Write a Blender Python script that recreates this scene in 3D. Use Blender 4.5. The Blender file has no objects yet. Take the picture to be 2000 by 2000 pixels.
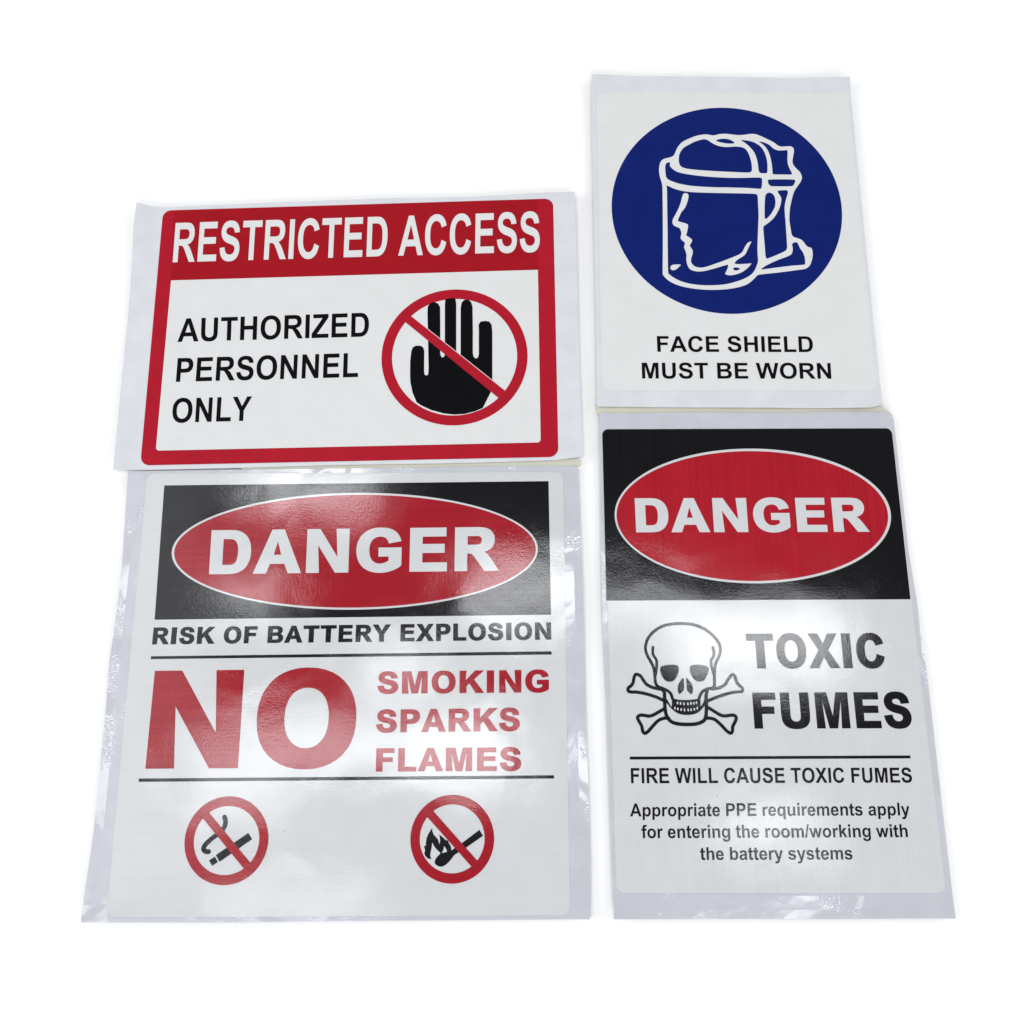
import bpy, bmesh, math, random
from mathutils import Vector, Matrix
from mathutils.geometry import tessellate_polygon

scene = bpy.context.scene
col = scene.collection
random.seed(7)

# ------------------------------------------------------------------ camera
CAM_H = 0.55
TILT, ROLL = 0.221446, -0.078384
cam_data = bpy.data.cameras.new("camera")
cam_data.sensor_width = 36.0
cam_data.lens = 28.699
cam_data.clip_start = 0.01
cam_data.clip_end = 100.0
cam = bpy.data.objects.new("camera", cam_data)
col.objects.link(cam)
fwd = Vector((0, math.sin(TILT), -math.cos(TILT)))
rgt = Vector((1, 0, 0))
upv = rgt.cross(fwd)
r2 = math.cos(ROLL) * rgt + math.sin(ROLL) * upv
u2 = -math.sin(ROLL) * rgt + math.cos(ROLL) * upv
cam.matrix_world = Matrix(((r2.x, u2.x, -fwd.x, 0), (r2.y, u2.y, -fwd.y, 0),
                           (r2.z, u2.z, -fwd.z, CAM_H), (0, 0, 0, 1)))
scene.camera = cam

# ------------------------------------------------------------------ world, lamps, exposure
world = bpy.data.worlds.new("World")
scene.world = world
world.use_nodes = True
bg = world.node_tree.nodes["Background"]
bg.inputs[0].default_value = (0.93, 0.96, 1.0, 1)
bg.inputs[1].default_value = 0.10

scene.view_settings.view_transform = 'Standard'
scene.view_settings.look = 'None'
scene.view_settings.exposure = 0.15
scene.view_settings.gamma = 1.0
scene.view_settings.use_curve_mapping = False
scene.render.engine = 'CYCLES'
scene.cycles.max_bounces = 6
scene.cycles.sample_clamp_indirect = 4.0


def area(name, loc, size, radiance, target=(0, 0.12, 0), colour=(1, 1, 1), down=False, rot=0.0):
    d = bpy.data.lights.new(name, 'AREA')
    d.shape = 'RECTANGLE'
    d.size, d.size_y = size
    d.energy = radiance * size[0] * size[1] * math.pi
    d.color = colour
    o = bpy.data.objects.new(name, d)
    col.objects.link(o)
    o.location = loc
    if down:
        o.rotation_euler = (0, 0, rot)
    else:
        o.rotation_euler = (Vector(target) - Vector(loc)).to_track_quat('-Z', 'Y').to_euler()
    return o


# three big soft lights beside the table, outside what the labels mirror
area("soft_light_front", (0.3, -2.9, 1.5), (3.4, 1.8), 4.1, colour=(0.97, 0.98, 1.0))
area("soft_light_left", (-3.3, 0.6, 1.5), (3.0, 1.8), 4.5, colour=(0.96, 0.98, 1.0))
area("soft_light_right", (3.3, 0.8, 1.5), (3.0, 1.6), 3.9, colour=(1.0, 1.0, 1.0))
area("soft_light_back", (0.2, 3.9, 1.2), (3.0, 1.2), 4.6, colour=(1.0, 1.0, 1.0))
# added overhead panels, laid out to shape the glare on the glossy vinyl
CEIL = 1.9
for xy, sz, rad in (
        ((-0.62, 0.67), (0.40, 0.13), 13.0),
        ((0.02, 0.30), (0.36, 0.17), 11.0),
        ((-0.80, 0.36), (0.20, 0.14), 9.0),
        ((-0.60, -0.10), (0.44, 0.16), 8.0),
        ((-0.20, -0.15), (0.34, 0.18), 10.0),
        ((-0.37, 0.10), (0.20, 0.08), 11.0),
        ((-1.15, 0.17), (0.40, 1.30), 1.3),  # dim added panel in place of a pale wall mirrored at left
        ((-0.90, -0.14), (0.42, 0.26), 6.5),
        ((0.36, 0.25), (0.24, 0.12), 8.0),
        ((0.70, 0.10), (0.50, 0.20), 11.0),
        ((0.66, -0.41), (0.30, 0.12), 9.0),
        ((-0.70, -0.50), (0.50, 0.06), 8.0)):
    area("glare_panel", (xy[0], xy[1], CEIL), sz, rad, down=True, rot=-0.075, colour=(0.95, 0.97, 1.0))

# ------------------------------------------------------------------ materials


def new_mat(name):
    m = bpy.data.materials.new(name)
    m.use_nodes = True
    return m, m.node_tree.nodes, m.node_tree.links, m.node_tree.nodes["Principled BSDF"]


def film(name, colour, rough, spec, grain, wave, banding=0.0, mottle=0.04, specks=False,
         wave_scale=16.0, grain_scale=1050.0, crinkle=0.0,
         axis='x', flakes=0.0, seed=0.0):
    """Printed vinyl or release paper: a flat ink colour, fine print banding, an orange-peel
    grain and a slow ripple in the film."""
    m, n, l, b = new_mat(name)
    tc = n.new("ShaderNodeTexCoord")
    # colour: mottling and bands of the print head
    mot = n.new("ShaderNodeTexNoise"); mot.inputs["Scale"].default_value = 60; mot.inputs["Detail"].default_value = 6
    l.new(tc.outputs["Object"], mot.inputs["Vector"])
    mp = n.new("ShaderNodeMapping"); mp.inputs["Scale"].default_value = (4, 900, 1) if axis == 'x' else (700, 4, 1)
    l.new(tc.outputs["Object"], mp.inputs["Vector"])
    ban = n.new("ShaderNodeTexNoise"); ban.inputs["Scale"].default_value = 1.0; ban.inputs["Detail"].default_value = 3
    l.new(mp.outputs["Vector"], ban.inputs["Vector"])
    v1 = n.new("ShaderNodeMapRange")
    v1.inputs["From Min"].default_value = 0.3; v1.inputs["From Max"].default_value = 0.7
    v1.inputs["To Min"].default_value = 1 - mottle; v1.inputs["To Max"].default_value = 1 + mottle
    l.new(mot.outputs["Fac"], v1.inputs["Value"])
    v2 = n.new("ShaderNodeMapRange")
    v2.inputs["From Min"].default_value = 0.3; v2.inputs["From Max"].default_value = 0.7
    v2.inputs["To Min"].default_value = 1 - banding; v2.inputs["To Max"].default_value = 1 + banding
    l.new(ban.outputs["Fac"], v2.inputs["Value"])
    mu = n.new("ShaderNodeMath"); mu.operation = 'MULTIPLY'
    l.new(v1.outputs[0], mu.inputs[0]); l.new(v2.outputs[0], mu.inputs[1])
    last = mu.outputs[0]
    if specks:
        vo = n.new("ShaderNodeTexVoronoi"); vo.inputs["Scale"].default_value = 26
        l.new(tc.outputs["Object"], vo.inputs["Vector"])
        sp = n.new("ShaderNodeMapRange")
        sp.inputs["From Min"].default_value = 0.010; sp.inputs["From Max"].default_value = 0.022
        sp.inputs["To Min"].default_value = 0.72; sp.inputs["To Max"].default_value = 1.0
        l.new(vo.outputs["Distance"], sp.inputs["Value"])
        m2 = n.new("ShaderNodeMath"); m2.operation = 'MULTIPLY'
        l.new(last, m2.inputs[0]); l.new(sp.outputs[0], m2.inputs[1]); last = m2.outputs[0]
    cm = n.new("ShaderNodeMix"); cm.data_type = 'RGBA'; cm.blend_type = 'MULTIPLY'
    cm.inputs["Factor"].default_value = 1.0
    cm.inputs["A"].default_value = (*colour, 1)
    l.new(last, cm.inputs["B"])
    l.new(cm.outputs["Result"], b.inputs["Base Color"])
    b.inputs["Roughness"].default_value = rough
    b.inputs["Specular IOR Level"].default_value = spec
    if banding:
        # the same bands show as faint changes of gloss
        v3 = n.new("ShaderNodeMapRange")
        v3.inputs["From Min"].default_value = 0.3; v3.inputs["From Max"].default_value = 0.7
        v3.inputs["To Min"].default_value = spec * 0.92; v3.inputs["To Max"].default_value = spec * 1.06
        l.new(ban.outputs["Fac"], v3.inputs["Value"]); l.new(v3.outputs[0], b.inputs["Specular IOR Level"])
    # relief
    normal = None
    if wave:
        wn = n.new("ShaderNodeTexNoise"); wn.inputs["Scale"].default_value = wave_scale
        wn.inputs["Detail"].default_value = 1.5; wn.inputs["Distortion"].default_value = 0.6
        wm = n.new("ShaderNodeMapping"); wm.inputs["Location"].default_value = (seed, seed * 0.7, seed * 0.3)
        l.new(tc.outputs["Object"], wm.inputs["Vector"]); l.new(wm.outputs["Vector"], wn.inputs["Vector"])
        bw = n.new("ShaderNodeBump"); bw.inputs["Distance"].default_value = wave; bw.inputs["Strength"].default_value = 1.0
        l.new(wn.outputs["Fac"], bw.inputs["Height"]); normal = bw.outputs["Normal"]
    if crinkle:
        cn = n.new("ShaderNodeTexNoise"); cn.inputs["Scale"].default_value = 160; cn.inputs["Detail"].default_value = 5
        cn.inputs["Roughness"].default_value = 0.65
        l.new(tc.outputs["Object"], cn.inputs["Vector"])
        bc = n.new("ShaderNodeBump"); bc.inputs["Distance"].default_value = crinkle
        l.new(cn.outputs["Fac"], bc.inputs["Height"])
        if normal: l.new(normal, bc.inputs["Normal"])
        normal = bc.outputs["Normal"]
    if flakes:
        # fold lines pressed into the margin
        cv = n.new("ShaderNodeTexVoronoi"); cv.feature = 'DISTANCE_TO_EDGE'; cv.inputs["Scale"].default_value = 19
        l.new(tc.outputs["Object"], cv.inputs["Vector"])
        cr = n.new("ShaderNodeMapRange"); cr.interpolation_type = 'SMOOTHSTEP'
        cr.inputs["From Min"].default_value = 0.0; cr.inputs["From Max"].default_value = 0.10
        l.new(cv.outputs["Distance"], cr.inputs["Value"])
        cb = n.new("ShaderNodeBump"); cb.inputs["Distance"].default_value = 0.00010
        l.new(cr.outputs[0], cb.inputs["Height"])
        if normal: l.new(normal, cb.inputs["Normal"])
        normal = cb.outputs["Normal"]
        # small hard dents of handled release paper, only in patches
        fn = n.new("ShaderNodeTexVoronoi"); fn.inputs["Scale"].default_value = 520
        l.new(tc.outputs["Object"], fn.inputs["Vector"])
        pn = n.new("ShaderNodeTexNoise"); pn.inputs["Scale"].default_value = 30; pn.inputs["Detail"].default_value = 3
        l.new(tc.outputs["Object"], pn.inputs["Vector"])
        pr = n.new("ShaderNodeMapRange")
        pr.inputs["From Min"].default_value = 0.50; pr.inputs["From Max"].default_value = 0.68
        l.new(pn.outputs["Fac"], pr.inputs["Value"])
        fb = n.new("ShaderNodeBump"); fb.inputs["Distance"].default_value = flakes
        l.new(pr.outputs[0], fb.inputs["Strength"]); l.new(fn.outputs["Distance"], fb.inputs["Height"])
        if normal: l.new(normal, fb.inputs["Normal"])
        normal = fb.outputs["Normal"]
    if grain:
        gn = n.new("ShaderNodeTexNoise"); gn.inputs["Scale"].default_value = grain_scale; gn.inputs["Detail"].default_value = 1
        l.new(tc.outputs["Object"], gn.inputs["Vector"])
        bgn = n.new("ShaderNodeBump"); bgn.inputs["Distance"].default_value = grain
        l.new(gn.outputs["Fac"], bgn.inputs["Height"])
        if normal: l.new(normal, bgn.inputs["Normal"])
        normal = bgn.outputs["Normal"]
    if normal: l.new(normal, b.inputs["Normal"])
    return m


GH = dict(rough=0.10, spec=0.5, grain=0.000033, wave=0.0008, seed=0.0)               # battery label: bands run across
GV = dict(rough=0.10, spec=0.5, grain=0.000033, wave=0.0006, seed=3.1, axis='y')      # toxic fumes label: bands run upright
MT = dict(rough=0.35, spec=0.035, grain=0.00002, wave=0.0004)
M = {
    'gloss_white': film("gloss_white_vinyl", (0.515, 0.52, 0.525), banding=0.02, mottle=0.02, specks=True, **GH),
    'gloss_black': film("gloss_black_ink", (0.006, 0.006, 0.007), banding=0.10, **GH),
    'gloss_red': film("gloss_red_ink", (0.28, 0.008, 0.016), banding=0.10, **GH),
    'satin_white': film("satin_white_vinyl", (0.515, 0.52, 0.525), banding=0.02, mottle=0.02, specks=True, **GV),
    'satin_black': film("satin_black_ink", (0.005, 0.005, 0.006), banding=0.10, **GV),
    'satin_red': film("satin_red_ink", (0.325, 0.009, 0.018), banding=0.10, **GV),
    'matte_white': film("matte_white_vinyl", (0.582, 0.584, 0.578), banding=0.01, mottle=0.02, specks=True, **MT),
    'matte_black': film("matte_black_ink", (0.004, 0.004, 0.005), **MT),
    'matte_red': film("matte_red_ink", (0.335, 0.010, 0.021), banding=0.05, **MT),
    'deep_red': film("deep_red_ink", (0.285, 0.008, 0.014), banding=0.05, **MT),
    'blue': film("blue_ink", (0.005, 0.013, 0.112), banding=0.08, mottle=0.07, **MT),
    'matte_liner': film("matte_release_paper", (0.55, 0.557, 0.58), rough=0.45, spec=0.12, grain=0.00002, wave=0.0005),
    'gloss_liner': film("glossy_release_paper", (0.455, 0.462, 0.495), rough=0.10, spec=0.5, grain=0, wave=0.0006,
                        flakes=0.0002, wave_scale=26),
    'cream': film("cream_paper", (0.52, 0.515, 0.42), rough=0.6, spec=0.2, grain=0.00002, wave=0),
}
mt, nn, ll, bb = new_mat("white_table_top")
bb.inputs["Base Color"].default_value = (0.83, 0.825, 0.82, 1)
bb.inputs["Roughness"].default_value = 0.6
bb.inputs["Specular IOR Level"].default_value = 0.3
tnz = nn.new("ShaderNodeTexNoise"); tnz.inputs["Scale"].default_value = 40
tbp = nn.new("ShaderNodeBump"); tbp.inputs["Distance"].default_value = 0.0001
ll.new(tnz.outputs["Fac"], tbp.inputs["Height"]); ll.new(tbp.outputs["Normal"], bb.inputs["Normal"])

# ------------------------------------------------------------------ table
tm = bpy.data.meshes.new("table_surface")
tm.from_pydata([(-4, -4, -0.0016), (4, -4, -0.0016), (4, 4, -0.0016), (-4, 4, -0.0016)], [], [(0, 1, 2, 3)])
tm.materials.append(mt)
table = bpy.data.objects.new("table_surface", tm)
table["kind"] = "structure"
col.objects.link(table)

# ---- the four labels as measured, in millimetres in each label's own frame
ORIGIN = {'RA': (-0.1047, 0.2693, -0.0603), 'FS': (0.1764, 0.3211, -0.0847), 'TF': (0.1583, 0.0186, -0.0718), 'BX': (-0.118, 0.0177, -0.0717)}
SHEET = {'RA_sheet': [(-166.44, 105.67), (-162.72, 104.89), (-155.54, 103.34), (-145.76, 102.66), (-109.38, 103.29), (-73.04, 104.18), (-36.73, 104.54), (-18.71, 104.99), (17.53, 105.48), (53.74, 105.15), (85.07, 104.96),
              (107.95, 105.68), (132.03, 106.77), (150.06, 106.67), (164.45, 106.14), (164.02, 39.61), (163.21, -35.46), (162.97, -100.99), (144.23, -102.91), (88.54, -103.59), (38.32, -103.45), (-12.04, -103.2),
              (-62.36, -103.77), (-107.3, -103.87), (-137.69, -103.93), (-165.45, -103.58), (-165.78, -94.95), (-165.82, -64.19), (-165.98, -12.95), (-166.06, 35.13), (-166.99, 83.64)],
 'FS_sheet': [(-100.02, 137.09), (-55.88, 136.3), (1.78, 135.08), (59.22, 134.03), (99.28, 133.27), (99.47, 65.01), (99.99, -61.7), (100.65, -125.77), (100.29, -134.09), (91.68, -136.04), (40.98, -136.14), (-11.18, -135.97),
              (-63.52, -135.66), (-99.48, -135.45), (-99.32, -68.96), (-99.64, 6.04), (-99.91, 69.1)],
 'TF_sheet': [(-103.52, 164.49), (-42.34, 163.98), (25.68, 163.53), (79.91, 163.38), (98.17, 163.18), (101.39, 161.71), (102.53, 157.12), (102.5, 109.43), (102.59, 62.11), (104.27, 30.75), (105.55, -24.92), (105.61, -108.53),
              (105.74, -164.82), (36.07, -165.12), (-35.29, -165.08), (-103.63, -165.05), (-104.02, -108.06), (-104.33, -36.29), (-105.4, 32.04), (-104.64, 77.12), (-103.88, 132.27)],
 'BX_sheet': [(-159.58, 145.75), (-105.54, 145.89), (-42.66, 146.15), (-15.53, 146.34), (56.17, 146.61), (117.42, 146.97), (154.07, 146.82), (156.25, 144.27), (156.66, 126.46), (156.95, 95.62), (157.49, 55.63), (157.63, 16.87),
              (157.67, -36.32), (158.23, -81.14), (158.26, -115.82), (157.56, -142.83), (156.35, -144.5), (78.97, -145.12), (-2.85, -145.5), (-64.12, -146.24), (-120.09, -146.21), (-159.03, -146.1), (-159.76, -142.85),
              (-159.32, -126.43), (-157.84, -91.1), (-157.88, -54.7), (-157.91, -17.17), (-158.74, 11.76), (-157.82, 35.93), (-157.12, 50.93), (-156.93, 76.34), (-157.87, 103.32), (-158.94, 128.74)],
 'BX_strip': [(-79.24, 144.98), (-42.62, 145.5), (-15.51, 145.92), (86.82, 146.1), (154.06, 146.51), (157.94, 147.0), (158.25, 151.65), (86.8, 152.36), (-15.77, 151.77), (-42.88, 150.26), (-79.55, 149.53)],
 'TF_strip': [(-105.72, 163.94), (12.03, 162.67), (98.72, 162.02), (100.94, 162.57), (97.73, 165.48), (94.0, 168.69), (-1.0, 171.18), (-105.52, 171.61)]}
QUAD = {'RA_face': [(-146.78, 99.58), (148.07, 101.6), (146.31, -100.6), (-147.32, -100.6)],
 'RA_inner': [(-136.29, 41.36), (135.35, 42.97), (134.23, -89.85), (-137.16, -90.06)],
 'RA_band': [(-138.42, 98.69), (135.87, 101.4), (135.36, 42.92), (-136.27, 41.35)],
 'FS_face': [(-96.31, 122.95), (97.36, 120.1), (98.29, -122.99), (-95.87, -123.59)],
 'TF_face': [(-101.68, 152.4), (100.26, 151.01), (102.01, -150.66), (-101.72, -150.36)],
 'TF_panel': [(-101.68, 152.4), (100.26, 151.01), (100.22, 31.33), (-102.29, 31.76)],
 'BX_face': [(-145.8, 143.67), (145.85, 142.26), (144.83, -142.41), (-144.7, -143.46)],
 'BX_panel': [(-132.96, 135.15), (135.59, 135.74), (135.9, 43.33), (-131.21, 41.65)],
 'BX_rule1': [(-131.33, 17.36), (135.84, 19.14), (135.88, 17.01), (-131.38, 15.5)],
 'BX_rule2': [(-132.13, -60.59), (136.21, -59.41), (136.18, -61.38), (-131.93, -62.61)],
 'TF_rule': [(-90.46, -68.8), (88.92, -68.71), (88.97, -70.5), (-90.28, -70.6)],
 'RA_slash': [(39.19, 10.77), (112.71, -53.53), (108.1, -58.94), (34.93, 6.46)],
 'RA_slash_edge': [(54.42, -1.91), (100.8, -42.51), (100.77, -44.93), (54.43, -3.29)],
 'SM_slash': [(-86.07, -80.14), (-54.92, -112.89), (-59.02, -116.2), (-89.73, -83.67)],
 'MA_slash': [(57.65, -79.51), (88.66, -112.11), (84.83, -115.38), (53.98, -83.22)]}
ELL = {'BX_oval_rim': (2.01, 88.05, 125.6, 40.53),
 'BX_oval': (2.2, 88.0, 124.05, 39.1),
 'TF_oval_rim': (-0.83, 89.93, 94.12, 47.23),
 'TF_oval': (-1.16, 89.8, 92.47, 45.53),
 'FS_disc': (-0.8, 21.73, 85.52, 86.03),
 'RA_ring_o': (73.77, -23.66, 52.59, 52.34),
 'RA_ring_i': (73.84, -23.75, 45.06, 44.91),
 'SM_ring_o': (-72.34, -98.24, 26.76, 26.54),
 'SM_ring_i': (-72.32, -98.23, 20.89, 20.64),
 'MA_ring_o': (71.28, -97.58, 26.54, 26.44),
 'MA_ring_i': (71.25, -97.52, 20.54, 20.52)}
TEXT = {'RA1': ('RESTRICTED ACCESS', 0, [(-136.21, 56.05), (137.1, 57.71), (-136.36, 88.75), (137.88, 90.79)]),
 'RA2': ('AUTHORIZED', 0, [(-127.86, -7.86), (11.53, -6.96), (-128.56, 10.46), (11.52, 11.86)]),
 'RA3': ('PERSONNEL', 0, [(-126.71, -38.79), (4.51, -38.06), (-126.69, -20.49), (4.53, -19.52)]),
 'RA4': ('ONLY', 0, [(-127.38, -69.65), (-70.95, -69.31), (-127.63, -51.31), (-70.97, -51.01)]),
 'FS1': ('FACE SHIELD', 0, [(-55.68, -93.76), (55.34, -93.93), (-55.78, -81.63), (55.59, -81.77)]),
 'FS2': ('MUST BE WORN', 0, [(-67.14, -114.15), (66.72, -114.14), (-67.21, -102.12), (66.86, -102.25)]),
 'BX1': ('DANGER', 1, [(-96.63, 72.21), (101.11, 73.28), (-97.12, 102.82), (101.35, 103.62)]),
 'BX2': ('RISK OF BATTERY EXPLOSION', 1, [(-131.46, 25.13), (135.89, 26.79), (-131.32, 36.43), (135.85, 38.32)]),
 'BX3': ('NO', 1, [(-128.43, -54.52), (8.08, -54.15), (-127.91, 7.8), (7.32, 8.63)]),
 'BX4': ('SMOKING', 1, [(20.79, -7.86), (133.79, -7.47), (20.53, 6.49), (134.0, 7.22)]),
 'BX5': ('SPARKS', 1, [(20.71, -32.56), (114.55, -31.85), (20.63, -17.99), (114.65, -17.12)]),
 'BX6': ('FLAMES', 1, [(21.38, -56.87), (115.31, -56.65), (21.4, -42.37), (115.23, -41.99)]),
 'TF1': ('DANGER', 1, [(-80.66, 78.27), (77.83, 77.4), (-80.82, 102.26), (77.84, 101.27)]),
 'TF2': ('TOXIC', 1, [(-10.71, -13.46), (79.27, -13.68), (-10.89, 9.23), (79.24, 9.01)]),
 'TF3': ('FUMES', 1, [(-9.11, -51.71), (92.51, -51.82), (-9.21, -28.99), (92.27, -28.99)]),
 'TF4': ('FIRE WILL CAUSE TOXIC FUMES', 0, [(-90.06, -85.21), (88.44, -85.27), (-90.02, -75.87), (88.67, -76.17)]),
 'TF5': ('Appropriate PPE requirements apply', 0, [(-91.47, -105.25), (84.8, -105.01), (-91.19, -97.46), (84.97, -97.36)]),
 'TF6': ('for entering the room/working with', 0, [(-84.57, -118.22), (82.13, -117.91), (-84.66, -110.43), (82.21, -110.24)]),
 'TF7': ('the battery systems', 0, [(-48.39, -131.09), (46.4, -130.97), (-48.36, -123.57), (46.55, -123.29)])}
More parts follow.
